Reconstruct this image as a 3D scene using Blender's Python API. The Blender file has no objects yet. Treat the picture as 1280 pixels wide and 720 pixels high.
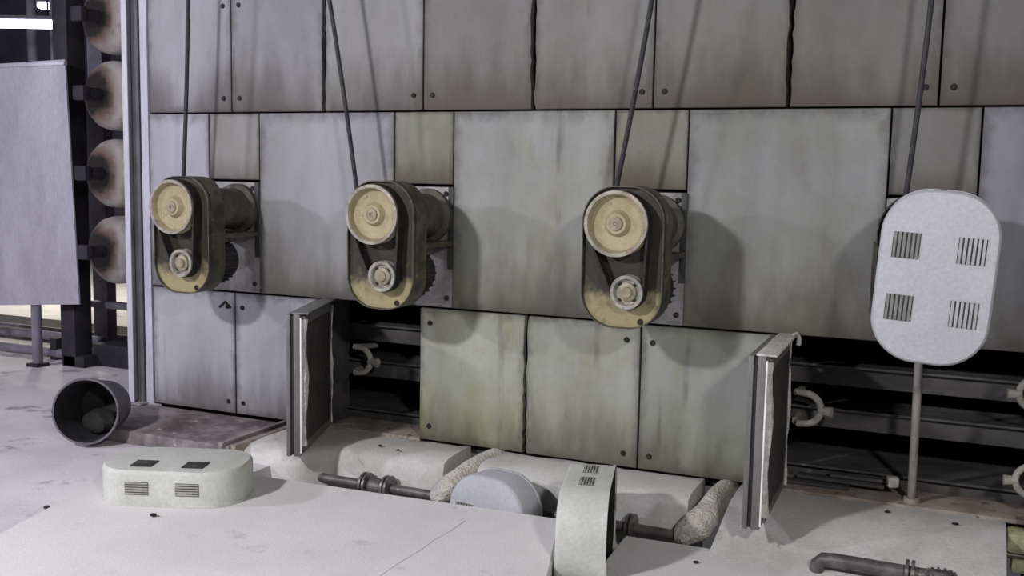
import bpy, bmesh, math, random
from mathutils import Matrix, Vector
R = math.radians
random.seed(7)
S = bpy.context.scene
C = S.collection

# ------------------------------------------------------------------ camera
cam = bpy.data.cameras.new('camera'); camo = bpy.data.objects.new('camera', cam); C.objects.link(camo)
yaw, pit, rol = R(24.150), R(-6.248), R(-1.0507)
camo.matrix_world = (Matrix.Translation((1.748, -5.674, 1.788)) @
    (Matrix.Rotation(yaw, 4, 'Z') @ Matrix.Rotation(pit, 4, 'X') @ Matrix.Rotation(rol, 4, 'Y')) @ Matrix.Rotation(R(90), 4, 'X'))
cam.sensor_width = 36; cam.lens = 1303.3 * 36 / 1280; cam.clip_end = 200
S.camera = camo

# ------------------------------------------------------------------ world, lamps, exposure
w = bpy.data.worlds.new('hall_air'); S.world = w; w.use_nodes = True
bg = w.node_tree.nodes['Background']; bg.inputs['Color'].default_value = (.64, .63, .70, 1); bg.inputs['Strength'].default_value = .085
def hall_lamp(loc, target, power, col, sx=1.0, sy=.3):
    l = bpy.data.lights.new('hall_lamp', 'AREA'); l.shape = 'RECTANGLE'; l.size = sx; l.size_y = sy
    l.energy = power; l.color = col
    o = bpy.data.objects.new('hall_lamp', l); C.objects.link(o); o.location = loc
    o.rotation_euler = (Vector(target) - Vector(loc)).to_track_quat('-Z', 'Y').to_euler()
    return o
hall_lamp((-8.2, -6.0, 3.9), (-4, 0, .6), 275, (.88, .84, 1.0), .5, .3)
hall_lamp((-2.75, -6.0, 3.7), (-1.2, 0, .7), 272, (.98, .96, 1.0), .4, .25)
hall_lamp((3.5, -6.0, 3.5), (1.6, 0, .5), 158, (1.0, .98, .96), .4, .25)
S.view_settings.view_transform = 'Standard'; S.view_settings.look = 'None'
S.view_settings.gamma = 1; S.view_settings.exposure = 0; S.view_settings.use_curve_mapping = False

# ------------------------------------------------------------------ materials
class NT:
    def __init__(s, name):
        s.m = bpy.data.materials.new(name); s.m.use_nodes = True; s.t = s.m.node_tree; s.b = s.t.nodes['Principled BSDF']
    def n(s, typ, **kw):
        x = s.t.nodes.new(typ)
        for k, v in kw.items():
            if k in x.inputs: x.inputs[k].default_value = v
            else: setattr(x, k, v)
        return x
    def l(s, a, b): s.t.links.new(a, b)
    def pos(s, scale=(1, 1, 1), kind='world'):
        g = s.n('ShaderNodeNewGeometry').outputs['Position'] if kind == 'world' else s.n('ShaderNodeTexCoord').outputs['Object']
        m = s.n('ShaderNodeMapping'); m.inputs['Scale'].default_value = scale; s.l(g, m.inputs['Vector']); return m.outputs[0]
    def noise(s, vec, scale, detail=6, rough=.6):
        x = s.n('ShaderNodeTexNoise'); x.inputs['Scale'].default_value = scale; x.inputs['Detail'].default_value = detail
        x.inputs['Roughness'].default_value = rough; s.l(vec, x.inputs['Vector']); return x.outputs['Fac']
    def mr(s, v, a, b, c, d):
        x = s.n('ShaderNodeMapRange', interpolation_type='SMOOTHSTEP')
        for i, k in enumerate((a, b, c, d)): x.inputs[i + 1].default_value = k
        s.l(v, x.inputs[0]); return x.outputs[0]
    def math(s, op, a, b):
        x = s.n('ShaderNodeMath', operation=op)
        for i, k in enumerate((a, b)):
            if isinstance(k, (int, float)): x.inputs[i].default_value = k
            else: s.l(k, x.inputs[i])
        return x.outputs[0]
    def mix(s, f, a, b, mode='MIX'):
        x = s.n('ShaderNodeMix', data_type='RGBA', blend_type=mode)
        for i, k in ((0, f), (6, a), (7, b)):
            if isinstance(k, (int, float)): x.inputs[i].default_value = k
            elif isinstance(k, tuple): x.inputs[i].default_value = k if len(k) == 4 else (*k, 1)
            else: s.l(k, x.inputs[i])
        return x.outputs[2]
    def out(s, col, rough=.6, metal=0, bump=None, bs=.2, bd=.01, spec=.28):
        if isinstance(col, tuple): s.b.inputs['Base Color'].default_value = (*col, 1)
        else: s.l(col, s.b.inputs['Base Color'])
        if isinstance(rough, (int, float)): s.b.inputs['Roughness'].default_value = rough
        else: s.l(rough, s.b.inputs['Roughness'])
        s.b.inputs['Metallic'].default_value = metal; s.b.inputs['Specular IOR Level'].default_value = spec
        if bump is not None:
            x = s.n('ShaderNodeBump'); x.inputs['Strength'].default_value = bs; x.inputs['Distance'].default_value = bd
            s.l(bump, x.inputs['Height']); s.l(x.outputs[0], s.b.inputs['Normal'])
        return s.m
def worn(name, c1, c2, c3=None, scale=5, rough=.6, metal=0, lo=.35, hi=.65, spot=.62, bs=.25, kind='world', stretch=(1, 1, 1), fine=60, bd=.006):
    """two tones blended by noise, a third in spots, fine grain"""
    t = NT(name); p = t.pos(stretch, kind)
    a = t.noise(p, scale, 7); col = t.mix(t.mr(a, lo, hi, 0, 1), c1, c2)
    if c3: col = t.mix(t.mr(t.noise(p, scale * 2.3, 8, .65), spot, spot + .1, 0, 1), col, c3)
    f = t.noise(p, fine, 3); col = t.mix(1.0, col, t.mix(f, (.78, .78, .78), (1.2, 1.2, 1.2)), 'MULTIPLY')
    return t.out(col, rough, metal, f, bs, bd)
def panel_mat():
    t = NT('casing_sheet'); p = t.pos((1, 1, .3)); pi = t.pos((1, 1, 1))
    inf = t.n('ShaderNodeObjectInfo'); gen = t.n('ShaderNodeSeparateXYZ'); t.l(t.n('ShaderNodeTexCoord').outputs['Generated'], gen.inputs[0])
    streak = t.noise(p, 2.6, 5); blot = t.noise(pi, 2.6, 8, .62); fine = t.noise(pi, 55, 4); mid = t.noise(pi, 9, 6)
    col = t.mix(1.0, inf.outputs['Color'], t.mix(t.mr(streak, .25, .75, 0, 1), (.84, .84, .84), (1.12, 1.12, 1.12)), 'MULTIPLY')
    # olive and ochre weeping stains, as strong as the sheet's alpha says
    st = t.math('MULTIPLY', t.math('ADD', t.mr(blot, .38, .66, 0, .85), t.mr(t.math('ADD', gen.outputs[2], t.math('MULTIPLY', t.math('SUBTRACT', blot, .5), .8)), .0, .6, .6, 0)), inf.outputs['Alpha'])
    col = t.mix(st, col, t.mix(1.0, col, (.74, .73, .42), 'MULTIPLY'))
    br = t.math('MULTIPLY', t.mr(t.noise(p, 6.5, 7), .58, .74, 0, .55), inf.outputs['Alpha'])
    col = t.mix(br, col, (.10, .072, .045))
    drip = t.math('MULTIPLY', t.mr(t.noise(t.pos((1, 1, .07)), 11, 5), .60, .74, 0, .5), t.mr(t.noise(pi, 2.2, 3), .45, .6, 0, 1))
    col = t.mix(drip, col, (.075, .066, .062))
    # soot gathered along the joints
    gx, gz = gen.outputs[0], gen.outputs[2]
    d = t.math('MINIMUM', t.math('MINIMUM', gx, t.math('SUBTRACT', 1.0, gx)), t.math('MINIMUM', gz, t.math('SUBTRACT', 1.0, gz)))
    d2 = t.math('ADD', d, t.math('MULTIPLY', t.math('SUBTRACT', mid, .5), .16))
    col = t.mix(t.mr(d2, -.03, .075, .62, 0), col, (.045, .039, .039))
    low = t.math('ADD', gz, t.math('MULTIPLY', t.math('SUBTRACT', streak, .5), .9))
    col = t.mix(t.mr(low, -.05, .42, .70, 0), col, (.070, .058, .050))
    col = t.mix(t.mr(t.noise(pi, 19, 7, .7), .66, .76, 0, .35), col, (.10, .092, .085))
    col = t.mix(1.0, col, t.mix(fine, (.92, .92, .92), (1.08, 1.08, 1.08)), 'MULTIPLY')
    return t.out(col, t.mr(mid, .3, .7, .62, .80), 0, mid, .06, .01, .22)
def pan_mat():
    t = NT('greasy_ochre_paint'); pi = t.pos((1, 1, 1)); gen = t.n('ShaderNodeSeparateXYZ'); t.l(t.n('ShaderNodeTexCoord').outputs['Generated'], gen.inputs[0])
    a = t.noise(pi, 9, 7); g = t.math('ADD', gen.outputs[2], t.math('MULTIPLY', t.math('SUBTRACT', a, .5), .5))
    col = t.mix(t.noise(pi, 14, 6), (.31, .265, .135), (.25, .215, .13))
    col = t.mix(t.mr(g, .10, .30, 0, .96), col, (.020, .018, .016))
    col = t.mix(t.mr(t.noise(pi, 22, 8, .7), .58, .72, 0, .75), col, (.11, .085, .05))
    return t.out(col, .5, 0, a, .3, .01)
def drum_mat():
    t = NT('sooty_drum_end'); sx = t.n('ShaderNodeSeparateXYZ'); t.l(t.n('ShaderNodeTexCoord').outputs['Object'], sx.inputs[0]); p = t.pos()
    r = t.math('SQRT', t.math('ADD', t.math('MULTIPLY', t.math('ADD', sx.outputs[0], .07), t.math('ADD', sx.outputs[0], .07)), t.math('MULTIPLY', sx.outputs[2], sx.outputs[2])), 0)
    n = t.noise(p, 5, 7); col = t.mix(t.mr(n, .35, .65, 0, 1), (.50, .48, .46), (.27, .25, .24))
    rr = t.math('ADD', r, t.math('MULTIPLY', t.math('SUBTRACT', n, .5), .22))
    col = t.mix(t.mr(rr, .20, .30, .85, 0), col, (.11, .06, .045)); col = t.mix(t.mr(rr, .14, .22, 1, 0), col, (.018, .014, .014))
    return t.out(col, .9, 0, n, .3, .01)
M = {}
M['panel'] = panel_mat()
M['pan'] = pan_mat(); M['drumend'] = drum_mat()
M['backing'] = worn('soot_shade_black', (.012, .010, .012), (.025, .02, .02), scale=8, rough=.9)  # near black; inside the covers it stands in for shade
M['bolt'] = worn('blackened_bolt', (.010, .009, .009), (.025, .02, .018), scale=60, rough=.7)
M['cream'] = worn('cream_pulley_paint', (.36, .315, .20), (.29, .245, .145), (.16, .12, .07), scale=11, rough=.55, lo=.3, hi=.7, spot=.60)
M['rim'] = worn('worn_pulley_rim', (.36, .325, .275), (.21, .185, .15), (.12, .10, .08), scale=16, rough=.45, metal=.3)
M['hub'] = worn('bare_hub_metal', (.30, .265, .19), (.20, .17, .12), (.08, .065, .05), scale=30, rough=.5, metal=.3)
M['steel'] = worn('polished_small_pulley', (.50, .48, .43), (.30, .28, .24), (.15, .13, .10), scale=22, rough=.32, metal=.55)
M['belt'] = worn('rubber_belt', (.014, .013, .013), (.03, .028, .026), scale=20, rough=.75)
M['grease'] = worn('greasy_iron', (.035, .031, .028), (.085, .075, .062), (.16, .14, .11), scale=9, rough=.5, metal=.2, spot=.64)
M['housing'] = worn('dusty_housing_iron', (.105, .098, .08), (.055, .05, .042), (.15, .13, .10), scale=9, rough=.6)
M['pan_rim'] = worn('housing_rim_paint', (.10, .092, .066), (.038, .035, .029), (.27, .24, .13), scale=10, rough=.5)
M['motor'] = worn('motor_black', (.022, .021, .022), (.045, .042, .042), (.09, .08, .07), scale=14, rough=.55, spot=.68)
M['plate'] = worn('drive_plate_sheet', (.25, .245, .25), (.15, .142, .14), (.06, .05, .045), scale=7, rough=.5, metal=.2)
M['cable'] = worn('black_cable', (.02, .02, .024), (.035, .034, .04), scale=30, rough=.6)
M['cover'] = worn('pale_cover_paint', (.445, .455, .485), (.405, .415, .44), (.25, .25, .26), scale=4, rough=.55, spot=.69, bs=.12)
M['cover_band'] = worn('chalky_green_cover_paint', (.55, .56, .525), (.49, .50, .46), (.26, .20, .14), scale=6, rough=.6, spot=.68, bs=.12)
M['slot'] = worn('vent_slot_dark', (.03, .03, .03), (.06, .06, .055), scale=20, rough=.8)
M['slat'] = worn('vent_slat_paint', (.22, .22, .215), (.17, .17, .165), scale=20, rough=.6)
M['slatlight'] = worn('vent_slat_pale', (.40, .41, .42), (.33, .34, .35), scale=20, rough=.6)
M['slatband'] = worn('vent_slat_band', (.36, .355, .32), (.28, .275, .25), scale=20, rough=.6)
M['concrete'] = worn('dusty_concrete', (.60, .59, .57), (.49, .48, .46), (.35, .34, .325), scale=2.6, rough=.9, spot=.62, bs=.35)
M['slab'] = worn('plaster_dusted_slab', (.72, .705, .705), (.66, .645, .645), (.57, .555, .555), scale=1.6, rough=.9, spot=.60, bs=.25, fine=80)
M['floor'] = worn('grey_hall_floor', (.70, .67, .69), (.57, .54, .565), (.36, .335, .36), scale=1.1, rough=.85, spot=.58, bs=.3)
M['rust'] = worn('brown_stained_plate', (.30, .265, .27), (.125, .10, .105), (.55, .53, .53), scale=4.5, rough=.85, spot=.60)
M['sill'] = worn('rusty_sill', (.24, .19, .16), (.34, .31, .28), (.12, .075, .05), scale=7, rough=.85, spot=.57)
M['doorskin'] = worn('door_grey_metal', (.21, .205, .20), (.15, .146, .142), (.30, .29, .28), scale=9, rough=.5, metal=.35, stretch=(1, 1, .25))
M['doorlip'] = worn('door_lip_highlight', (.86, .85, .84), (.78, .77, .76), scale=9, rough=.35, metal=0)  # near white: the highlight on the metal lip is put into the colour
M['mesh'] = worn('door_dark_liner', (.060, .056, .053), (.036, .034, .033), (.10, .095, .09), scale=14, rough=.8, fine=160)
M['wool'] = worn('torn_white_insulation', (.62, .60, .57), (.45, .43, .41), (.30, .28, .26), scale=16, rough=.95, bs=.8, bd=.02)
M['lagging'] = worn('pipe_lagging', (.68, .655, .59), (.55, .52, .45), (.26, .22, .16), scale=14, rough=.9, bs=.9, bd=.03)
M['pipe'] = worn('steam_pipe_iron', (.10, .09, .09), (.17, .155, .15), (.30, .28, .27), scale=12, rough=.5, metal=.4)
M['flange'] = worn('flange_steel', (.14, .135, .13), (.26, .25, .24), (.45, .44, .43), scale=30, rough=.35, metal=.6)
M['deck'] = worn('inner_deck_steel', (.085, .080, .078), (.050, .048, .048), (.14, .125, .115), scale=6, rough=.7, stretch=(.3, 1, 1))
M['dark'] = worn('dryer_inside', (.010, .009, .012), (.02, .018, .022), scale=3, rough=.95)
M['hook'] = worn('dusty_clamp_iron', (.36, .34, .31), (.24, .225, .20), (.15, .13, .11), scale=18, rough=.7)
M['hooky'] = worn('yellowed_clamp_iron', (.42, .43, .24), (.27, .27, .17), (.12, .11, .09), scale=18, rough=.7)
M['pole'] = worn('dusty_pole', (.33, .31, .29), (.22, .205, .19), (.42, .40, .38), scale=14, rough=.6, metal=.2, stretch=(1, 1, .4))
M['post'] = worn('pale_corner_post', (.48, .48, .56), (.39, .39, .46), (.25, .24, .26), scale=4, rough=.5, spot=.7, stretch=(1, 1, .3))
M['postdark'] = worn('post_channel', (.075, .072, .085), (.10, .097, .11), scale=6, rough=.6)
M['bucket'] = worn('dull_bucket_plastic', (.10, .093, .112), (.14, .13, .15), (.20, .185, .20), scale=6, rough=.6, spot=.64)
M['bucketin'] = worn('bucket_inside', (.020, .018, .022), (.035, .032, .036), scale=8, rough=.8)
M['rubble'] = worn('grey_waste', (.034, .032, .031), (.02, .019, .018), scale=14, rough=.95, bs=.8)
M['sheet'] = worn('brushed_guard_sheet', (.46, .45, .52), (.37, .36, .42), (.32, .31, .36), scale=2.2, rough=.42, metal=.25, spot=.64, stretch=(1, 1, .4), bs=.1)
M['frame'] = worn('machine_frame_dark', (.018, .016, .022), (.032, .029, .038), scale=4, rough=.7)
M['framepale'] = worn('machine_frame_pale', (.20, .19, .24), (.14, .13, .17), scale=5, rough=.6)
M['drum'] = worn('whitened_drum', (.50, .47, .44), (.24, .21, .195), (.10, .07, .06), scale=5, rough=.9, spot=.55)
M['farwall'] = worn('far_hall_wall', (.10, .09, .13), (.06, .055, .085), scale=1.2, rough=.9)
def emis(name, col, s):
    t = NT(name); t.b.inputs['Base Color'].default_value = (*col, 1); t.b.inputs['Emission Color'].default_value = (*col, 1); t.b.inputs['Emission Strength'].default_value = s; return t.m
M['tube'] = emis('lit_tube', (.80, .78, 1.0), 14)
M['daylight'] = emis('daylit_gap', (1.0, .98, .74), .75)

# ------------------------------------------------------------------ mesh helpers
def box(bm, x0, x1, y0, y1, z0, z1, bev=0, mat=None):
    r = bmesh.ops.create_cube(bm, size=1)
    T = Matrix.Translation(((x0 + x1) / 2, (y0 + y1) / 2, (z0 + z1) / 2)) @ Matrix.Diagonal((x1 - x0, y1 - y0, z1 - z0, 1))
    if mat: T = mat @ T
    bmesh.ops.transform(bm, matrix=T, verts=r['verts'])
    if bev:
        e = {x for v in r['verts'] for x in v.link_edges}
        bmesh.ops.bevel(bm, geom=list(e), offset=bev, segments=2, profile=.6, affect='EDGES')
def tube(bm, path, r, seg=14, caps=True, radii=None):
    """sweep a circle along a path of points"""
    pts = [Vector(p) for p in path]; rings = []; up = None
    for i, p in enumerate(pts):
        d = (pts[min(i + 1, len(pts) - 1)] - pts[max(i - 1, 0)]).normalized()
        if up is None:
            up = Vector((0, 0, 1)) if abs(d.z) < .9 else Vector((1, 0, 0))
        a = d.cross(up).normalized(); up = a.cross(d).normalized()
        rr = radii[i] if radii else r
        rings.append([bm.verts.new(p + rr * (math.cos(2 * math.pi * k / seg) * a + math.sin(2 * math.pi * k / seg) * up)) for k in range(seg)])
    for A, B in zip(rings, rings[1:]):
        for k in range(seg): bm.faces.new((A[k], A[(k + 1) % seg], B[(k + 1) % seg], B[k]))
    if caps: bm.faces.new(rings[0][::-1]); bm.faces.new(rings[-1])
def lathe(bm, prof, seg=40, mat=None):
    """profile of (radius, t); axis is -Y, t grows toward the viewer (y = -t)"""
    rings = []
    for r, t in prof:
        if r < 1e-6: rings.append([bm.verts.new((0, -t, 0))])
        else: rings.append([bm.verts.new((r * math.cos(2 * math.pi * k / seg), -t, r * math.sin(2 * math.pi * k / seg))) for k in range(seg)])
    for A, B in zip(rings, rings[1:]):
        for k in range(seg):
            a, b = A[k % len(A)], A[(k + 1) % len(A)]; c, d = B[(k + 1) % len(B)], B[k % len(B)]
            vs = []
            for v in (a, b, c, d):
                if v not in vs: vs.append(v)
            if len(vs) > 2: bm.faces.new(vs)
    if mat: bmesh.ops.transform(bm, matrix=mat, verts=[v for r in rings for v in r])
def prism(bm, pts, y0, y1):
    """outline in x,z extruded from y0 to y1"""
    a = [bm.verts.new((x, y0, z)) for x, z in pts]; b = [bm.verts.new((x, y1, z)) for x, z in pts]
    bm.faces.new(a); bm.faces.new(b[::-1]); n = len(pts)
    for i in range(n): bm.faces.new((a[i], b[i], b[(i + 1) % n], a[(i + 1) % n]))
def slabpoly(bm, pts, z0, z1):
    a = [bm.verts.new((x, y, z1)) for x, y in pts]; b = [bm.verts.new((x, y, z0)) for x, y in pts]
    bm.faces.new(a); bm.faces.new(b[::-1]); n = len(pts)
    for i in range(n): bm.faces.new((a[i], b[i], b[(i + 1) % n], a[(i + 1) % n]))
def rrect(wd, h, r, seg=10):
    out = []
    for cx, cz, a0 in ((wd/2-r, h/2-r, 0), (-wd/2+r, h/2-r, 90), (-wd/2+r, -h/2+r, 180), (wd/2-r, -h/2+r, 270)):
        for k in range(seg + 1):
            a = R(a0 + 90 * k / seg); out.append((cx + r * math.cos(a), cz + r * math.sin(a)))
    return out
def obj(name, bm, m, parent=None, loc=(0, 0, 0), rot=(0, 0, 0), ang=32):
    bmesh.ops.recalc_face_normals(bm, faces=bm.faces)
    me = bpy.data.meshes.new(name); bm.to_mesh(me); bm.free()
    for f in me.polygons: f.use_smooth = True
    me.set_sharp_from_angle(angle=R(ang))
    me.materials.append(M[m] if isinstance(m, str) else m)
    return link(name, me, parent, loc, rot)
def link(name, me, parent=None, loc=(0, 0, 0), rot=(0, 0, 0)):
    o = bpy.data.objects.new(name, me); C.objects.link(o); o.location = loc; o.rotation_euler = rot
    if parent: o.parent = parent
    return o
def B(fn, *a, **k):
    bm = bmesh.new(); fn(bm, *a, **k); return bm
def tag(o, label, cat, group=None):
    o['label'] = label; o['category'] = cat
    if group: o['group'] = group
    return o
def thing(name, label, cat, loc=(0, 0, 0), rotz=0, group=None):
    o = bpy.data.objects.new(name, None); C.objects.link(o); o.location = loc; o.rotation_euler = (0, 0, rotz); o.empty_display_size = .1
    return tag(o, label, cat, group)
def struct(o): o['kind'] = 'structure'; return o
def copy_tree(o, parent=None):
    c = o.copy(); C.objects.link(c); c.parent = parent
    for ch in list(o.children): copy_tree(ch, c)
    return c

# ------------------------------------------------------------------ the dryer's side wall
wall = B(box, -3.66, -2.13, .035, .075, .09, 3.3)
for a in ((-2.13, -1.41, .035, .075, .955, 3.3), (-1.41, .76, .035, .075, .09, 3.3), (.76, 3.1, .035, .075, .955, 3.3)): box(wall, *a)
wall = struct(obj('wall_back', wall, 'backing'))
bolt_me = B(lathe, [(.016, 0), (.016, .006), (.013, .010), (0, .010)], 10)
me = bpy.data.meshes.new('bolt'); bmesh.ops.recalc_face_normals(bolt_me, faces=bolt_me.faces); bolt_me.to_mesh(me); bolt_me.free(); me.materials.append(M['bolt']); BOLT = me
def jag(n, amp, rnd):
    return [rnd.uniform(-amp, amp) for _ in range(n)]
def panel(x0, x1, z0, z1, col, stain, jl=0, jr=0, gap=.006, proud=0, bolts=()):
    rnd = random.Random(int((x0 * 37 + z0 * 101) * 100)); n = 22
    cx, cz = (x0 + x1) / 2, (z0 + z1) / 2; hw, hh = (x1 - x0) / 2 - gap, (z1 - z0) / 2 - gap
    tl = rnd.uniform(-.002, .002); zs = [-hh + 2 * hh * k / n for k in range(n + 1)]
    L = [-hw + (abs(d) if jl else 0) for d in jag(n + 1, jl, rnd)]; Rr = [hw - (abs(d) if jr else 0) for d in jag(n + 1, jr, rnd)]
    pts = [(x, z) for x, z in zip(Rr, zs)] + [(x, z) for x, z in reversed(list(zip(L, zs)))]
    if not jl and not jr: pts = [(hw, -hh), (hw, hh), (-hw, hh), (-hw, -hh)]
    bm = bmesh.new(); prism(bm, pts, -.012 - proud, .03)
    fe = [e for e in bm.edges if all(v.co.y < 0 for v in e.verts)]
    bmesh.ops.bevel(bm, geom=fe, offset=.003, segments=1, affect='EDGES')
    o = obj('panel', bm, 'panel', wall, (cx, 0, cz)); o.color = (*col, stain)
    for bx, bz in bolts: link('bolt', BOLT, o, (bx - cx, -.012 - proud, bz - cz))
    return o
LAV = (.47, .47, .56); GRY = (.38, .38, .40); MID = (.42, .43, .445); GRN = (.36, .375, .33); DRK = (.285, .28, .285); OLV = (.32, .32, .265)
TX = [-3.587, -2.867, -2.131, -1.409, -.683, .045, .779, 1.516, 2.25, 3.0]
TC = [((.275, .275, .31), .12), ((.215, .213, .24), .3), ((.235, .235, .245), .22), ((.172, .168, .170), .3), ((.19, .186, .187), .28), ((.172, .170, .165), .35), ((.155, .151, .150), .3), ((.148, .145, .150), .25), ((.15, .147, .15), .2)]
for i, (a, b) in enumerate(zip(TX, TX[1:])):
    jl = .017 if i in (2, 4, 6) else 0; jr = .017 if i in (1, 3, 5) else 0
    bx = ([b - .065] if i % 2 == 0 else [a + .065])
    panel(a, b, 2.159, 3.2, TC[i][0], TC[i][1], jl, jr, bolts=[(x, z) for x in bx for z in (2.255, 2.86)])
MX = [-3.587, -3.06, -2.642, -1.609, -1.195, -.169, .254, 1.30, 1.722, 2.75]
MCOL = [((.325, .325, .375), .03), ((.235, .225, .225), .2), ((.268, .27, .292), .28), ((.215, .218, .19), .6), ((.275, .28, .278), .50), ((.205, .205, .178), .6), ((.24, .245, .245), .38), ((.165, .163, .160), .25), ((.22, .22, .25), .2)]
for i, (a, b) in enumerate(zip(MX, MX[1:])):
    z0 = 1.712 if i in (1, 3, 5, 7) else .955
    panel(a, b, z0, 2.159, *MCOL[i], gap=.005, proud=.004 if i % 2 == 0 else 0)
BX = [(-3.587, -2.859, (.33, .33, .365), .06, 0, 0, [(-2.92, .19), (-2.92, .85)]), (-2.859, -2.131, (.31, .31, .34), .06, 0, 0, [(-2.795, .19), (-2.795, .85)]),
      (-1.418, -.692, (.335, .345, .305), .66, 0, .016, [(-1.345, .855), (-1.345, .20)]), (-.692, .02, (.335, .345, .315), .60, .016, 0, [(-.065, .855), (-.065, .19)]),
      (.02, .757, (.275, .29, .27), .55, 0, 0, [(.09, .85), (.09, .19)])]
for a, b, c, s, jl, jr, bo in BX: panel(a, b, .105, .952, c, s, jl, jr, bolts=bo)
# a curled tear in the sheet under the leftmost drive
tp = [c for c in wall.children if abs(c.location.x + 3.223) < .01 and c.location.z < 1][0]
bm = bmesh.new()
for sx, ang, ln in ((-.022, 38, .07), (.022, -40, .06)): box(bm, -ln / 2, ln / 2, -.022, -.010, -.007, .007, .002, Matrix.Translation((.285 + sx, 0, .335)) @ Matrix.Rotation(R(-ang), 4, 'Y'))
obj('torn_tab', bm, 'bolt', tp)
# the pale edge strip beside the corner post
o = obj('edge_strip', B(box, -.032, .032, -.014, .03, -1.55, 1.55, .004), 'post', wall, (-3.627, 0, 1.65))
# corner post: an angle with a dark channel behind it
post = thing('corner_post', 'pale steel corner post at the left end of the panelled wall', 'post', (-3.75, 0, .09))
obj('flange', B(box, -.035, .012, -.055, -.045, 0, 3.25, .002), 'post', post)
obj('web', B(box, .012, .072, -.012, .04, 0, 3.25, .002), 'postdark', post)
obj('web', B(box, -.035, -.027, -.045, .10, 0, 3.25, .002), 'post', post)
obj('base_plate', B(box, -.06, .09, -.08, .05, 0, .012, .002), 'rust', post)

# inside of the dryer behind the two open hatches
o = struct(obj('wall_inner', B(box, -3.6, 3.3, 1.5, 1.55, .0, 1.3), 'dark'))
o = struct(obj('ceiling_inner', B(box, -3.6, 3.3, .08, 1.5, 1.02, 1.06), 'dark'))
o = struct(obj('floor_inner', B(box, -3.6, 3.3, .075, 1.5, .04, .085), 'deck'))
for k, x in enumerate((-2.16, -1.385, .735)):
    struct(obj('trim_%d' % (k + 1), B(box, x - .02, x + .02, .076, .30, .09, 1.0), 'deck'))
def deck(z0, z1, y0, y1, label, x0=-3.4, x1=3.2):
    t = thing('conveyor_deck', label, 'conveyor', ((x0 + x1) / 2, 0, z0), 0, 'conveyor decks inside the dryer')
    L = (x1 - x0) / 2
    obj('beam', B(box, -L, L, y0, y0 + .05, 0, z1 - z0, .004), 'deck', t)
    obj('top_lip', B(box, -L, L, y0 - .045, y0, z1 - z0 - .012, z1 - z0, .002), 'deck', t)
    obj('bed', B(box, -L, L, y0 + .05, y1, z1 - z0 - .03, z1 - z0, .002), 'deck', t)
deck(.64, .76, .34, 1.3, 'upper dark steel conveyor deck inside the dryer hatches')
deck(.40, .52, .32, 1.3, 'middle dark steel conveyor deck inside the dryer hatches')
deck(.10, .19, .30, 1.3, 'lowest dark steel conveyor deck just above the rusty sill')
sl = thing('hatch_sill', 'rusty brown sill of the narrow left hatch', 'sill', (-1.77, 0, .09))
obj('ledge', B(box, -.35, .35, .0, .30, 0, .022, .004), 'sill', sl)
sl = thing('hatch_sill', 'rusty brown sill of the wide right hatch', 'sill', (1.9, 0, .09))
obj('ledge', B(box, -1.13, 1.2, -.01, .28, 0, .022, .004), 'sill', sl)
for k, (x, wd, y, z, rz) in enumerate(((.98, .40, .12, .125, 2), (1.13, .46, .16, .150, -2), (1.22, .30, .19, .172, 3))):
    tag(obj('metal_strip', B(box, -wd / 2, wd / 2, -.035, .035, -.008, .008, .002), 'deck', None, (x, y, z), (0, 0, R(rz))),
        ('lowest', 'middle', 'topmost')[k] + ' of the thin grey metal strips piled on the sill behind the pole', 'strip', 'metal strips on the sill')
def clamp(loc, label, mat='hook', s=1.0, stem=False, flip=1):
    t = thing('roller_clamp', label, 'clamp', loc, 0, 'roller clamps at the hatches')
    up = [(flip * -.09 * s, .30, .05 * s), (flip * -.09 * s, .06, .075 * s), (flip * -.07 * s, .01, .085 * s)]
    arc = [(flip * (-.03 + .085 * math.sin(R(a))) * s, 0, (.0 + .085 * math.cos(R(a))) * s) for a in range(0, 181, 15)]
    lo = [(flip * -.06 * s, .0, -.088 * s), (flip * -.09 * s, .05, -.085 * s), (flip * -.09 * s, .30, -.08 * s)]
    obj('hook', B(tube, up + arc + lo, .019 * s, 10), mat, t)
    obj('nub', B(tube, [(flip * .045 * s, 0, -.004), (flip * .115 * s, -.01, -.006)], .026 * s, 10, True, [.022 * s, .03 * s]), mat, t)
    if stem: obj('stem', B(tube, [(.02, 0, -.06), (.03, 0, -.16), (.02, 0, -.28)], .028, 10), mat, t)
    return t
clamp((-1.92, .13, .545), 'grey curved roller clamp inside the narrow left hatch')
clamp((.955, .13, .535), 'grey curved roller clamp just right of the right-hand open door')
clamp((2.02, .05, .745), 'grey roller clamp at the right picture edge, the upper of two', flip=-1, s=.9)
clamp((2.03, .02, .31), 'pale roller clamp at the right picture edge above the yellowed bracket', flip=-1, s=.9)

# ------------------------------------------------------------------ ground
def poly_struct(name, pts, z0, z1, m):
    return struct(obj(name, B(slabpoly, pts, z0, z1), m))
poly_struct('floor', [(-16, -9), (-2.1, -9), (-2.1, 9), (-16, 9)], -.12, 0, 'floor')
poly_struct('floor_trench', [(-2.1, -9), (6, -9), (6, .3), (-2.1, .3)], -.66, -.6, 'backing')
slab = thing('foreground_slab', 'broad pale dusty slab filling the lower left foreground', 'slab', (-1.2, -2.5, 0))
bm = bmesh.new(); P = [(-2.74, -1.36), (-1.99, -.86), (-.15, -.765), (.10, -1.55), (.55, -6.5), (-1.6, -6.5), (-2.47, -2.3)]
slabpoly(bm, [(x + 1.2, y + 2.5) for x, y in P], -.6, .012)
bmesh.ops.bevel(bm, geom=[e for e in bm.edges if all(v.co.z > 0 for v in e.verts)], offset=.010, segments=2, affect='EDGES')
obj('body', bm, 'slab', slab)
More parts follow.
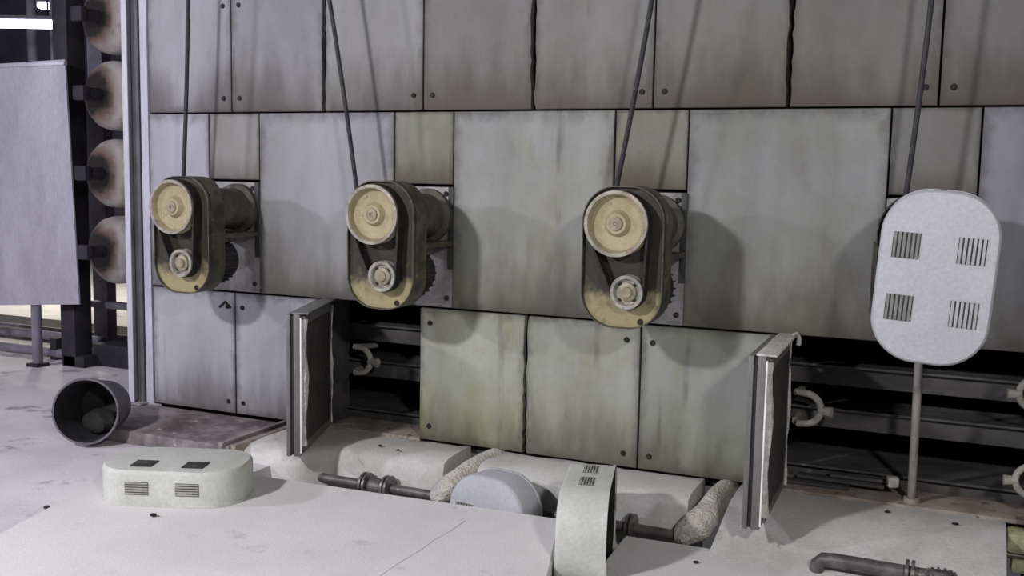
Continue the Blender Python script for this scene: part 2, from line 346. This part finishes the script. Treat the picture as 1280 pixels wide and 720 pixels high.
CRACK = [(x + 1.2, y + 2.5, .0118) for x, y in ((-.577, -1.02), (-.573, -1.2), (-.584, -1.35), (-.575, -1.5), (-.583, -1.68), (-.578, -1.9), (-.60, -2.2))]
obj('crack', B(tube, CRACK, .0035, 5), 'floor', slab)
rs = thing('floor_slab', 'lower pale slab at the bottom right beside the upended cover', 'slab', (2, -2.5, -.6))
bm = bmesh.new(); slabpoly(bm, [(-1.83, 1.82), (-1.45, 1.82), (4, 1.80), (4, -4), (-1.45, -4)], 0, .55)
bmesh.ops.bevel(bm, geom=[e for e in bm.edges if all(v.co.z > .5 for v in e.verts)], offset=.012, segments=2, affect='EDGES')
obj('body', bm, 'slab', rs)
tag(obj('concrete_ledge', B(slabpoly, [(-.14, -.775), (.165, -.70), (.55, -6.4), (.56, -6.4), (.11, -1.56)], -.59, -.18), 'rubble'), 'narrow sunken concrete ledge under the upended cover', 'ledge')
# plinths along the foot of the wall
def plinth(x0, x1, prof, label, bulge=lambda x: 0):
    bm = bmesh.new(); n = 16; rnd = random.Random(int(x0 * 100)); prev = None
    for k in range(n + 1):
        x = x0 + (x1 - x0) * k / n
        e = .05 * max(0, 1 - k / 1.2) + .05 * max(0, 1 - (n - k) / 1.2)
        bu = bulge(x); ring = [bm.verts.new((x - x0, y + (bu if i > 2 else 0) + (e if i > 1 else 0) + (rnd.uniform(-.012, .012) if 1 < i else 0), z + (rnd.uniform(-.006, .004) if i > 0 else 0))) for i, (y, z) in enumerate(prof)]
        if prev:
            for i in range(len(prof) - 1): bm.faces.new((prev[i], prev[i + 1], ring[i + 1], ring[i]))
            bm.faces.new((prev[-1], prev[0], ring[0], ring[-1]))
        else: bm.faces.new(ring)
        prev = ring
    bm.faces.new(prev)
    return tag(obj('concrete_plinth', bm, 'concrete', None, (x0, 0, 0), ang=50), label, 'plinth')
std = [(.03, -.6), (.03, .088), (-.02, .098), (-.20, .10), (-.33, .092), (-.385, .065), (-.40, .0), (-.40, -.6)]
plinth(-2.36, -1.07, std, 'dusty concrete plinth under the left open door', lambda x: -.24 * max(0, min(1, (-1.80 - x) / .12)))
plinth(-.85, .41, std, 'dusty concrete plinth between the two lagged branch pipes')
plinth(.625, 1.95, [(.03, -.6), (.03, .088), (-.02, .098), (-.20, .10), (-.38, .085), (-.55, .03), (-.72, -.025), (-.86, -.055), (-.90, -.6)], 'large sloping dusty plinth at the right under the pole')
rp = thing('floor_plate', 'brown stained steel plate on the floor behind the bucket', 'plate', (-3.06, -.32, 0))
obj('plate', B(box, -.72, .66, -.33, .33, 0, .085, .008), 'rust', rp)
obj('rail', B(box, .60, .635, -.36, .31, .085, .11, .004), 'rust', rp)
obj('rail', B(box, .70, .735, -.36, .31, 0, .105, .004), 'sill', rp)

# ------------------------------------------------------------------ pipes in the trench
def flange_bm(bm, x, r, y, z, th=.014):
    lathe(bm, [(0, 0), (r, 0), (r, th), (0, th)], 20, Matrix.Translation((x, y, z)) @ Matrix.Rotation(R(90), 4, 'Z'))
sp = thing('steam_pipe', 'dark steam pipe with flanges running along the trench', 'pipe', (-1.33, -.475, -.078))
obj('pipe', B(tube, [(-.62, 0, 0), (-.2, 0, 0), (.3, 0, 0), (.95, 0, 0), (1.78, 0, -.005)], .027, 14), 'pipe', sp)
for x in (-.205, -.18, -.055, -.03, 1.45, 1.475):
    f = obj('flange', B(flange_bm, x, .074, 0, 0), 'flange', sp)
obj('coupling', B(tube, [(-.175, 0, 0), (-.14, -.0, 0), (-.11, 0, 0), (-.065, 0, 0)], .04, 14, True, [.036, .052, .052, .036]), 'pipe', sp)
sp2 = thing('steam_pipe', 'short dark pipe half buried in dust at the bottom right', 'pipe', (1.17, -.78, .015))
obj('pipe', B(tube, [(-.03, .02, -.06), (-.025, .015, -.02), (0, .005, .008), (.05, 0, .014), (.3, 0, .012), (.455, 0, .010)], .034, 14), 'pipe', sp2)
for x in (.36, .385): obj('flange', B(flange_bm, x, .062, 0, .010), 'flange', sp2)
vw = thing('valve_wheel', 'ribbed dark valve wheel beside the half buried pipe', 'valve', (1.68, -.80, .035))
bm = bmesh.new(); lathe(bm, [(0, -.03), (.05, -.03), (.058, -.02), (.058, .02), (.05, .03), (0, .03)], 22, Matrix.Rotation(R(80), 4, 'X')); obj('wheel', bm, 'pipe', vw)
for k in range(14):
    a = 2 * math.pi * k / 14; obj('rib', B(box, -.006, .006, -.006, .006, -.026, .026, .001, Matrix.Rotation(a, 4, 'Z') @ Matrix.Translation((.06, 0, 0))), 'flange', vw)
def branch(x, label, wob):
    t = thing('lagged_pipe', label, 'pipe', (x, -.3, 0))
    path = [(.03 + wob, .34, .05), (.02 + wob, .15, .05), (.01, .02, .035), (0, -.07, .01), (-.03, -.14, -.03), (-.08, -.175, -.065)]
    obj('lagging', B(tube, path, .06, 14, True, [.066, .070, .066, .072, .085, .066]), 'lagging', t)
    obj('frayed_end', B(tube, [(-.06, -.165, -.05), (-.10, -.178, -.072), (-.13, -.18, -.075)], .06, 11, True, [.070, .064, .042]), 'wool', t)
    return t
branch(-.93, 'white lagged branch pipe left of the blue-grey leaning cover', .02)
branch(.515, 'white lagged branch pipe left of the right-hand open door', .0)

# ------------------------------------------------------------------ belt drives
def belt_outline(c1, r1, c2, r2, off):
    """loop round two circles in x,z"""
    d = Vector((c2[0] - c1[0], c2[1] - c1[1])); L = d.length; base = math.atan2(d.y, d.x); a = math.acos((r1 - r2) / L); out = []
    n = 26
    for k in range(n + 1):
        t = base + a + (2 * math.pi - 2 * a) * k / n; out.append((c1[0] + (r1 + off) * math.cos(t), c1[1] + (r1 + off) * math.sin(t)))
    for k in range(n + 1):
        t = base - a + 2 * a * k / n; out.append((c2[0] + (r2 + off) * math.cos(t), c2[1] + (r2 + off) * math.sin(t)))
    return out
def ring_prism(bm, outer, inner, y0, y1):
    n = len(outer); V = [[bm.verts.new((x, y, z)) for x, z in pts] for pts, y in ((outer, y0), (outer, y1), (inner, y1), (inner, y0))]
    for A, Bv in zip(V, V[1:] + V[:1]):
        for i in range(n): bm.faces.new((A[i], A[(i + 1) % n], Bv[(i + 1) % n], Bv[i]))
ZB, ZS, XS = 1.545, 1.197, .066
def make_drive():
    t = thing('belt_drive', '', 'drive', (0, 0, 0), 0, 'belt drives along the wall')
    mp = obj('mounting_plate', B(box, -.21, .208, -.022, .03, .962, 1.700, .004), 'plate', t)
    for x, z in ((-.16, 1.66), (.03, 1.66), (.16, 1.66), (.17, 1.02), (-.17, 1.02)): link('bolt', BOLT, mp, (x, -.022, z))
    obj('edge_strip', B(box, .178, .212, -.03, -.021, 1.20, 1.70, .002), 'motor', t)  # added strip; its black stands in for the shadowed gap beside the plate
    bm = bmesh.new(); lathe(bm, [(0, .0), (.165, .0), (.165, .04), (.135, .055), (.135, .40), (.155, .42), (.155, .50), (0, .50)], 32, Matrix.Translation((.04, -.02, ZB - .02))); obj('bearing_housing', bm, 'housing', t)
    obj('bracket', B(box, -.11, .21, -.50, -.03, 1.345, 1.375, .004), 'housing', t)
    mo = bmesh.new(); lathe(mo, [(0, .0), (.09, 0), (.125, .03), (.135, .06), (.135, .27), (.125, .29), (.07, .30), (.03, .33), (0, .33)], 32, Matrix.Translation((XS + .015, -.20, ZS))); mo = obj('motor', mo, 'motor', t)
    fin = bmesh.new()
    for k in range(24):
        box(fin, -.003, .003, -.46, -.27, .132, .152, 0, Matrix.Translation((XS + .015, 0, ZS)) @ Matrix.Rotation(2 * math.pi * k / 24, 4, 'Y'))
    obj('cooling_fins', fin, 'motor', mo)
    obj('terminal_box', B(box, -.15, -.05, -.40, -.28, ZS + .06, ZS + .16, .008), 'motor', mo)
    obj('motor_foot', B(box, -.05, .20, -.45, -.25, ZS + .12, 1.346, .004), 'grease', t)
    out = rrect(.44, .736, .180, 12); pts = [(x + .016, z + 1.368) for x, z in out]
    bp = obj('back_plate', B(prism, pts, -.535, -.525), 'pan', t)
    inn = [(x + .016, z + 1.368) for x, z in rrect(.428, .724, .174, 12)]
    obj('rim', B(ring_prism, pts, inn, -.555, -.40), 'pan_rim', t)
    obj('side_strip', B(box, -.225, -.205, -.50, -.44, 1.16, 1.50, .003), 'grease', t)
    for x, z in ((-.02, 1.705), (.12, 1.04)): link('bolt', BOLT, bp, (x, -.535, z))
    lp = bmesh.new(); T = Matrix.Translation((0, -.57, ZB))
    lathe(lp, [(.04, -.012), (.166, -.012), (.169, -.006), (.160, .012), (.160, .026), (.169, .044), (.168, .056), (.153, .056), (.147, .050), (.140, .016), (.132, .012), (.06, .016), (.04, .016)], 56, T)
    lp = obj('large_pulley', lp, 'cream', t)
    ro = bmesh.new(); lathe(ro, [(.1695, .040), (.1695, .057), (.152, .0572), (.148, .051)], 56, T); obj('rim_edge', ro, 'rim', lp)
    hb = bmesh.new(); lathe(hb, [(.072, .012), (.066, .022), (.056, .040), (.052, .046), (.036, .046)], 36, T); obj('hub', hb, 'cream', lp)
    hb = bmesh.new(); lathe(hb, [(.037, .030), (.037, .049), (.034, .053), (.012, .053), (.010, .046), (0, .046)], 28, T); obj('shaft_end', hb, 'hub', lp)
    sm = bmesh.new(); T2 = Matrix.Translation((XS, -.57, ZS))
    lathe(sm, [(.02, -.012), (.085, -.012), (.088, -.004), (.078, .012), (.078, .026), (.088, .040), (.087, .050), (.070, .050), (.066, .044), (.060, .026), (.03, .026)], 40, T2); sm = obj('small_pulley', sm, 'steel', t)
    hb = bmesh.new(); lathe(hb, [(.052, .024), (.048, .040), (.030, .044), (.027, .052), (.010, .053), (0, .050)], 28, T2); obj('hub', hb, 'hub', sm)
    for k in range(4):
        a = R(45 + 90 * k); o = link('bolt', BOLT, sm, (XS + .058 * math.cos(a), -.57 - .027, ZS + .058 * math.sin(a))); o.scale = (.6, .8, .6)
    o1 = belt_outline((0, ZB), .160, (XS, ZS), .078, .012); i1 = belt_outline((0, ZB), .160, (XS, ZS), .078, 0)
    obj('belt', B(ring_prism, o1, i1, -.610, -.566), 'belt', t)
    obj('belt', B(ring_prism, o1, i1, -.563, -.545), 'belt', t)
    return t
DX = [-2.851, -1.397, .053, 1.511]
DL = ['open belt drive with cream pulley at the left end of the wall', 'open belt drive with cream pulley above the left open door\'s hatch',
      'open belt drive with cream pulley nearest the middle of the wall', 'belt drive hidden behind the white louvred cover']
d0 = make_drive()
for i, x in enumerate(DX):
    d = d0 if i == 0 else copy_tree(d0)
    d.location = (x, 0, 0); d['label'] = DL[i]
# suspended cables down to the drives
for (xt, zt, xb), lab in zip(((-2.935, 3.25, -3.04), (-1.965, 3.25, -1.69), (.195, 3.25, -.075), (1.495, 3.25, 1.40)),
        ('black cable dropping to the leftmost belt drive', 'black cable slanting down to the second belt drive from the left', 'black cable slanting down to the middle belt drive', 'dark grey cable dropping behind the white louvred cover')):
    t = thing('power_cable', lab, 'cable', (xb, -.30, 1.62), 0, 'cables hanging to the drives')
    pts = []
    for k in range(13):
        f = k / 12; pts.append(((xt - xb) * f + .012 * math.sin(f * 3.1) , -.03 * f, (zt - 1.62) * f))
    obj('sheath', B(tube, pts, .0135, 10), 'cable', t)
    obj('gland', B(tube, [(0, 0, -.10), (0, 0, .04)], .022, 10), 'grease', t)

# ------------------------------------------------------------------ sheet metal covers
CW, CH, CD, CR = .495, .775, .19, .20
def vent(parent, T, s=.115, n=6, slat='slat', name='vent', sz=None):
    h = sz or s
    v = obj(name, B(box, -s / 2, s / 2, -.0015, .004, -h / 2, h / 2, 0, T), 'slot', parent)
    bm = bmesh.new()
    for k in range(n):
        x = -s / 2 + s * (k + .5) / n
        box(bm, x - s / n * .34, x + s / n * .30, -.005, .0, -h / 2, h / 2, .0012, T)
    obj('louvres', bm, slat, v); return v
def make_cover(name, label, face_vents, band_vents, mat, slats, CD=CD):
    """face toward -Y, open toward +Y, centred on x,z"""
    t = thing(name, label, 'cover', (0, 0, 0), 0, 'louvred drive covers')
    bm = bmesh.new(); rings = []
    prof = [(1, CD, 0), (1, .022, 0), (1, .010, .004), (1, .002, .012), (1, 0, .024)]
    for _, y, ins in prof:
        rings.append([bm.verts.new((x, y, z)) for x, z in rrect(CW - 2 * ins, CH - 2 * ins, CR - ins, 12)])
    n = len(rings[0])
    for A, Bv in zip(rings, rings[1:]):
        for i in range(n): bm.faces.new((A[i], A[(i + 1) % n], Bv[(i + 1) % n], Bv[i]))
    bm.faces.new(rings[-1])
    bmesh.ops.recalc_face_normals(bm, faces=bm.faces)
    bmesh.ops.solidify(bm, geom=bm.faces[:], thickness=.004)
    obj('shell', bm, mat, t)
    ln = bmesh.new(); lr = []
    for y, ins in ((CD - .006, .0065), (.03, .0065), (.0085, .028)):
        lr.append([ln.verts.new((x, y, z)) for x, z in rrect(CW - 2 * ins, CH - 2 * ins, CR - ins, 12)])
    for A, Bv in zip(lr, lr[1:]):
        for i in range(n): ln.faces.new((A[i], A[(i + 1) % n], Bv[(i + 1) % n], Bv[i]))
    ln.faces.new(lr[-1]); obj('shade_lining', ln, 'backing', t)  # inner shell added to paint the shaded inside of the cover black
    obj('edge_bead', B(ring_prism, rrect(CW + .006, CH + .006, CR, 12), rrect(CW - .008, CH - .008, CR - .006, 12), CD - .012, CD + .002), mat, t)
    for (x, z), sl in zip(face_vents, slats): vent(t, Matrix.Translation((x, -.001, z)), slat=sl)
    for side, z in band_vents:
        T = Matrix.Translation((side * (CW / 2 + .001), CD * .50, z)) @ Matrix.Rotation(R(90) * side, 4, 'Z')
        vent(t, T, .068, 5, 'slatband', sz=.125)
    return t
FV = [(-.135, .135), (.135, .135), (-.135, -.145), (.135, -.145)]
c4 = make_cover('drive_cover', 'white louvred drive cover mounted on the wall above the pole', FV, [], 'cover', ('slat', 'slatlight', 'slat', 'slatlight'))
c4.location = (1.575, -.735, 1.362); c4.rotation_euler = (R(0), R(3.6), R(2))
c1 = make_cover('drive_cover', 'pale louvred drive cover lying flat on the foreground slab', [(.115, .145), (.115, -.135)], [(1, .135), (1, -.135)], 'cover_band', ('slot', 'slot'))
# lies open side down: face (+Z world), long side along the camera's right
c1.matrix_world = Matrix.Translation((-2.175, -1.335, .012 + CD + .003)) @ Matrix.Rotation(R(21), 4, 'Z') @ Matrix(((0, 0, -1, 0), (-1, 0, 0, 0), (0, -1, 0, 0), (0, 0, 0, 1)))
cA = make_cover('drive_cover', 'blue-grey drive cover standing upright in the trench behind the foreground slab', [(-.135, .16), (.12, -.16)], [], 'cover', ('slat', 'slat'))
cA.location = (-.61, -.735, -.228); cA.rotation_euler = (R(-2), R(0), R(-10))
cB = make_cover('drive_cover', 'whitish drive cover standing on edge at the right end of the foreground slab', FV, [(1, .12), (1, -.09)], 'cover_band', ('slat',) * 4, .235)
# on its long side: long axis away from the viewer, face to the left, open to the right
cB.matrix_world = Matrix.Translation((-.045, -1.0, .075)) @ Matrix.Rotation(R(15), 4, 'Z') @ Matrix(((0, 1, 0, 0), (0, 0, 1, 0), (1, 0, 0, 0), (0, 0, 0, 1)))

pl = thing('support_pole', 'thin dusty metal pole standing under the white wall-mounted cover', 'pole', (1.50, .06, .112))
obj('pole', B(tube, [(0, 0, 0), (.005, -.22, .86)], .021, 14), 'pole', pl)
obj('foot', B(lathe, [(.0, -.03), (.045, -.03), (.04, .012), (0, .012)], 16, Matrix.Translation((0, 0, .012)) @ Matrix.Rotation(R(-90), 4, 'X')), 'sill', pl)
tag(obj('plaster_chunk', B(box, -.03, .03, -.025, .025, -.028, .028, .012), 'wool', None, (1.40, .10, .195), (0, 0, R(20))), 'small white chunk lying beside the foot of the pole', 'chunk')

# ------------------------------------------------------------------ open inspection doors
def make_door(label, hinge, ang, wd, seed, top_extra=0):
    t = thing('inspection_door', label, 'door', hinge, R(-ang), 'open inspection doors'); rnd = random.Random(seed); H = .845
    obj('outer_skin', B(box, 0, wd, -.055, -.030, 0, H, .004), 'doorskin', t)
    obj('core', B(box, .008, wd - .010, -.030, -.012, .008, H - .008, .002), 'frame', t)
    obj('inner_skin', B(box, 0, wd, -.012, .028, 0, H, .005), 'doorskin', t)
    obj('highlight_lip', B(box, wd - .006, wd + .002, .028, .036, .02, H - .02, .001), 'doorlip', t)  # door lip carrying the painted highlight
    fr = bmesh.new(); ins = .03
    ring_prism(fr, [(ins, ins), (wd - ins, ins), (wd - ins, H - .012), (ins, H - .012)], [(ins + .05, ins + .05), (wd - ins - .05, ins + .05), (wd - ins - .05, H - .065), (ins + .05, H - .065)], .028, .050)
    obj('plug_frame', fr, 'doorskin', t)
    obj('liner', B(box, ins + .045, wd - ins - .045, .028, .05, ins + .045, H - .06, .002), 'mesh', t)
    def torn(xa, sgn, amp, z0, z1, name, m):
        n = 26; bm = bmesh.new(); a = []; w_ = 0
        for k in range(n + 1):
            z = z0 + (z1 - z0) * k / n; w_ = .6 * w_ + rnd.uniform(-amp, amp) * .6; wv = .028 + w_ + .012 * math.sin(k * .33 + seed)
            yy = .052 + .006 * math.sin(k * .4 + seed) + rnd.uniform(0, .004)
            a.append([bm.verts.new((xa, .03, z)), bm.verts.new((xa + sgn * .01, yy, z)), bm.verts.new((xa + sgn * max(.016, wv), yy + .006, z)), bm.verts.new((xa + sgn * max(.016, wv), .045, z))])
        for A, Bv in zip(a, a[1:]):
            for i in range(4): bm.faces.new((A[i], A[(i + 1) % 4], Bv[(i + 1) % 4], Bv[i]))
        bm.faces.new(a[0]); bm.faces.new(a[-1][::-1]); obj(name, bm, m, t, ang=60)
    torn(wd - .012, -1, .014, .06, H - .03, 'torn_insulation', 'wool')
    torn(.010, 1, .008, .04, H - .03, 'torn_insulation', 'wool')
    obj('top_strip', B(box, .0, wd, -.02, .078, H, H + .012, .004), 'wool' if top_extra else 'doorskin', t)
    if top_extra: obj('curled_corner', B(tube, [(.04, .06, H + .006), (.005, .075, H + .014), (-.015, .085, H - .01), (-.012, .085, H - .05)], .012, 8), 'wool', t)
    for z in (.12, .70): obj('hinge', B(tube, [(-.005, -.06, z), (-.005, -.06, z + .07)], .012, 10), 'grease', t)
    return t
make_door('open grey inspection door with dark liner, the left one of two', (-2.115, -.03, .108), 69, .735, 3)
make_door('open grey inspection door with white torn insulation, the right one of two', (.812, -.03, .11), 88, .74, 8, 1)

# ------------------------------------------------------------------ yellowed bracket at the right edge
yb = thing('roller_bracket', 'yellowed iron bracket at the right picture edge beside the sloping plinth', 'bracket', (2.06, -.12, -.6))
obj('upright', B(box, -.03, .03, -.03, .03, 0, .80, .008), 'frame', yb)
obj('block', B(box, -.105, .10, -.09, .05, .60, .70, .02), 'hooky', yb)
obj('block', B(box, -.08, .10, -.08, .05, .50, .57, .02), 'hooky', yb)
obj('pin', B(tube, [(-.12, -.05, .585), (.12, -.05, .585)], .02, 10), 'pipe', yb)
obj('lower_arm', B(tube, [(.02, -.06, .5), (.05, -.16, .40), (.03, -.28, .34)], .04, 10), 'hook', yb)

# ------------------------------------------------------------------ bucket
bk = thing('bucket', 'dark dented bucket lying on its side on the floor', 'bucket', (-3.46, -.66, 0))
T = Matrix.Translation((0, 0, .215)) @ Matrix.Rotation(R(25), 4, 'Z') @ Matrix.Rotation(R(-6), 4, 'X')
bm = bmesh.new(); lathe(bm, [(.200, .21), (.212, .21), (.215, .195), (.205, .185), (.165, -.15), (.15, -.16), (0, -.16)], 36, T); obj('shell', bm, 'bucket', bk)
bm = bmesh.new(); lathe(bm, [(.200, .209), (.196, .18), (.158, -.14), (0, -.145)], 36, T); obj('lining', bm, 'bucketin', bk)
bm = bmesh.new(); hp = []
for k in range(13):
    a = math.pi * (1 + k / 12); hp.append(T @ Vector((.215 * math.cos(a), -.20 - .05 * math.sin(-a) * -1, .215 * math.sin(a) * .93)))
tube(bm, hp, .005, 6); obj('handle', bm, 'frame', bk)
tw = tag(obj('waste_lump', B(lathe, [(0, -.1), (.10, -.08), (.135, .0), (.11, .08), (.05, .12), (0, .13)], 14, Matrix.Translation((-3.45, -.64, .125)) @ Matrix.Diagonal((.9, .9, .62, 1))), 'rubble'), 'lump of grey waste inside the fallen bucket', 'waste')
# small debris lying on the slabs
DEB = [((-2.02, -1.70, .012), .022, 'small dark chip lying just in front of the flat cover'), ((-1.55, -.26, .10), .014, 'dark crumb near the middle of the left plinth'), ((-1.40, -.30, .10), .013, 'dark crumb on the left plinth nearer its flanged pipe'),
       ((1.40, -.16, .10), .015, 'dark crumb on the sloping plinth before the pole'), ((1.72, -.20, .10), .016, 'dark crumb near the right end of the sloping plinth'), ((.60, -.90, -.05), .014, 'dark crumb at the edge of the lower right slab'),
       ((-2.62, -1.83, .0), .02, 'dark chip on the floor left of the foreground slab')]
for (x, y, z), s, lab in DEB:
    bm = bmesh.new(); bmesh.ops.create_icosphere(bm, subdivisions=1, radius=s)
    for v in bm.verts: v.co = Vector((v.co.x * random.uniform(.7, 1.4), v.co.y * random.uniform(.6, 1.2), v.co.z * random.uniform(.35, .6)))
    lo = min(v.co.z for v in bm.verts)
    tag(obj('debris_chip', bm, 'rubble', None, (x, y, z - lo), ang=10), lab, 'debris', 'debris chips on the slabs')

# ------------------------------------------------------------------ machinery beyond the corner post
struct(obj('wall_far', B(box, -22, -2, 9.0, 9.1, 0, 7), 'farwall'))
struct(obj('wall_end', B(box, -3.60, -3.56, .1, 6, 0, 3.3), 'frame'))
gs = thing('guard_sheet', 'large pale metal guard sheet standing on legs at the left', 'sheet', (-6.1, .95, 0))
bm = bmesh.new(); prism(bm, [(-1.3, .44), (.79, .60), (.70, 2.68), (-1.3, 2.64)], -.008, .008); obj('sheet', bm, 'sheet', gs)
obj('edge_fold', B(box, -1.3, .70, -.02, .02, 2.63, 2.66, .003), 'sheet', gs)
for x in (-.9, .22): obj('leg', B(tube, [(x, .04, 0), (x, .04, 1.2)], .045, 12), 'framepale', gs); obj('foot', B(box, x - .07, x + .07, -.03, .11, 0, .03, .006), 'frame', gs)
rl = thing('floor_rail', 'pair of low pale pipe rails behind the guard sheet legs', 'rail', (-6.6, 1.3, 0))
obj('rail', B(tube, [(-1.5, 0, .06), (.85, 0, .06)], .045, 12), 'framepale', rl)
obj('rail', B(tube, [(-1.5, .3, .15), (.9, .3, .15)], .045, 12), 'framepale', rl)
for x in (-1.0, .6): obj('support', B(box, x - .04, x + .04, -.03, .33, 0, .2, .005), 'frame', rl)
mf = thing('machine_frame', 'dark steel machine frame column behind the guard sheet', 'frame', (-5.57, 1.2, 0))
obj('column', B(box, -.14, .03, -.10, .10, 0, 4.2, .01), 'frame', mf)
obj('column', B(box, -.42, -.24, .55, .67, 0, 4.2, .01), 'framepale', mf)
obj('cross_beam', B(box, -.1, .60, .2, .28, .50, .56, .006), 'framepale', mf)
obj('base_beam', B(box, -.12, .13, -.1, 1.0, 0, .10, .006), 'frame', mf)
for k, z in enumerate((2.99, 2.37, 1.73, 1.09)):
    t = thing('roller_drum', ('topmost', 'second from top', 'third from top', 'lowest')[k] + ' whitened roller drum beside the corner post', 'drum', (-4.87, .85, z), R(-4), 'stacked roller drums')
    obj('drum', B(lathe, [(0, -1.2), (.27, -1.2), (.285, -1.18), (.285, -.10), (.275, -.05), (.24, .0), (.18, .035), (.10, .045), (0, .045)], 36), 'drumend', t)
    obj('shaft', B(lathe, [(.05, .03), (.05, .20), (0, .20)], 20), 'frame', t)
    obj('bearing', B(box, -.07, .06, -.26, -.19, -.06, .06, .02), 'frame', t)
t = thing('drum_frame', 'dark steel frame carrying the roller drums', 'frame', (-5.05, .50, 0))
obj('upright', B(box, .05, .40, 1.62, 1.72, 0, 4.0, .008), 'frame', t)
obj('base_beam', B(box, -.44, 1.35, .75, 1.1, .0, .20, .006), 'frame', t)
obj('back_sheet', B(box, -.45, 1.4, 1.75, 1.78, .62, 4.4, .004), 'frame', t)
for i, (x, y, z1, lab) in enumerate(((-10.95, 5.5, 5.5, 'pale vertical pipe behind the guard sheet, left of the other'), (-10.5, 5.5, 5.5, 'pale vertical pipe behind the guard sheet, right of the other'))):
    t = thing('riser_pipe', lab, 'pipe', (x, y, 0)); obj('pipe', B(tube, [(0, 0, 0), (0, 0, z1)], .07, 12), 'framepale', t); obj('collar', B(tube, [(0, 0, 2.9), (0, 0, 2.98)], .1, 12), 'framepale', t)
cb = thing('shadow_beam', 'low dark beam added as shadow on the floor beyond the guard sheet', 'conveyor', (-8, 2.35, 0))  # added beam; its dark colour stands in for shadow on the floor
obj('beam', B(box, -3.5, 2.6, -.3, .3, 0, .10, .01), 'frame', cb)
obj('side_plate', B(box, -3.5, 2.6, -.34, -.3, 0, .14, .005), 'framepale', cb)
for y in (4.0, 6.5): struct(obj('trim_%d' % (4 if y < 5 else 5), B(box, -16, -6, y - .4, y + .4, 5.6, 5.8), 'frame'))
# lit fluorescent fitting at the upper left, a second further off
def fitting(loc, L, rz, label, tilt=0):
    t = thing('fluorescent_lamp', label, 'lamp', loc, R(rz))
    obj('tray', B(box, -L / 2, L / 2, -.09, .09, .05, .10, .006), 'framepale', t)
    for x in (-L / 3, L / 3): obj('drop_rod', B(tube, [(x, 0, .1), (x, 0, 5.6 - loc[2])], .012, 6), 'frame', t)
    for y in (-.045, .045): obj('tube', B(tube, [(-L / 2 + .03, y, 0), (L / 2 - .03, y, 0)], .045, 12), 'tube', t)
    for x in (-L / 2 + .015, L / 2 - .015): obj('end_cap', B(box, x - .015, x + .015, -.085, .085, -.03, .05, .004), 'framepale', t)
    return t
fitting((-9.65, 4.0, 3.56), 1.5, 24, 'bright lit fluorescent lamp at the upper left corner')
hall_lamp((-9.2, 4.3, 3.35), (-9.0, 4.6, 0), 150, (1.0, .96, .76), 1.4, .2)   # the bright fitting's own light on the floor below it
fitting((-11.6, 6.5, 4.25), .5, 24, 'small distant lit lamp above the bright fluorescent lamp')
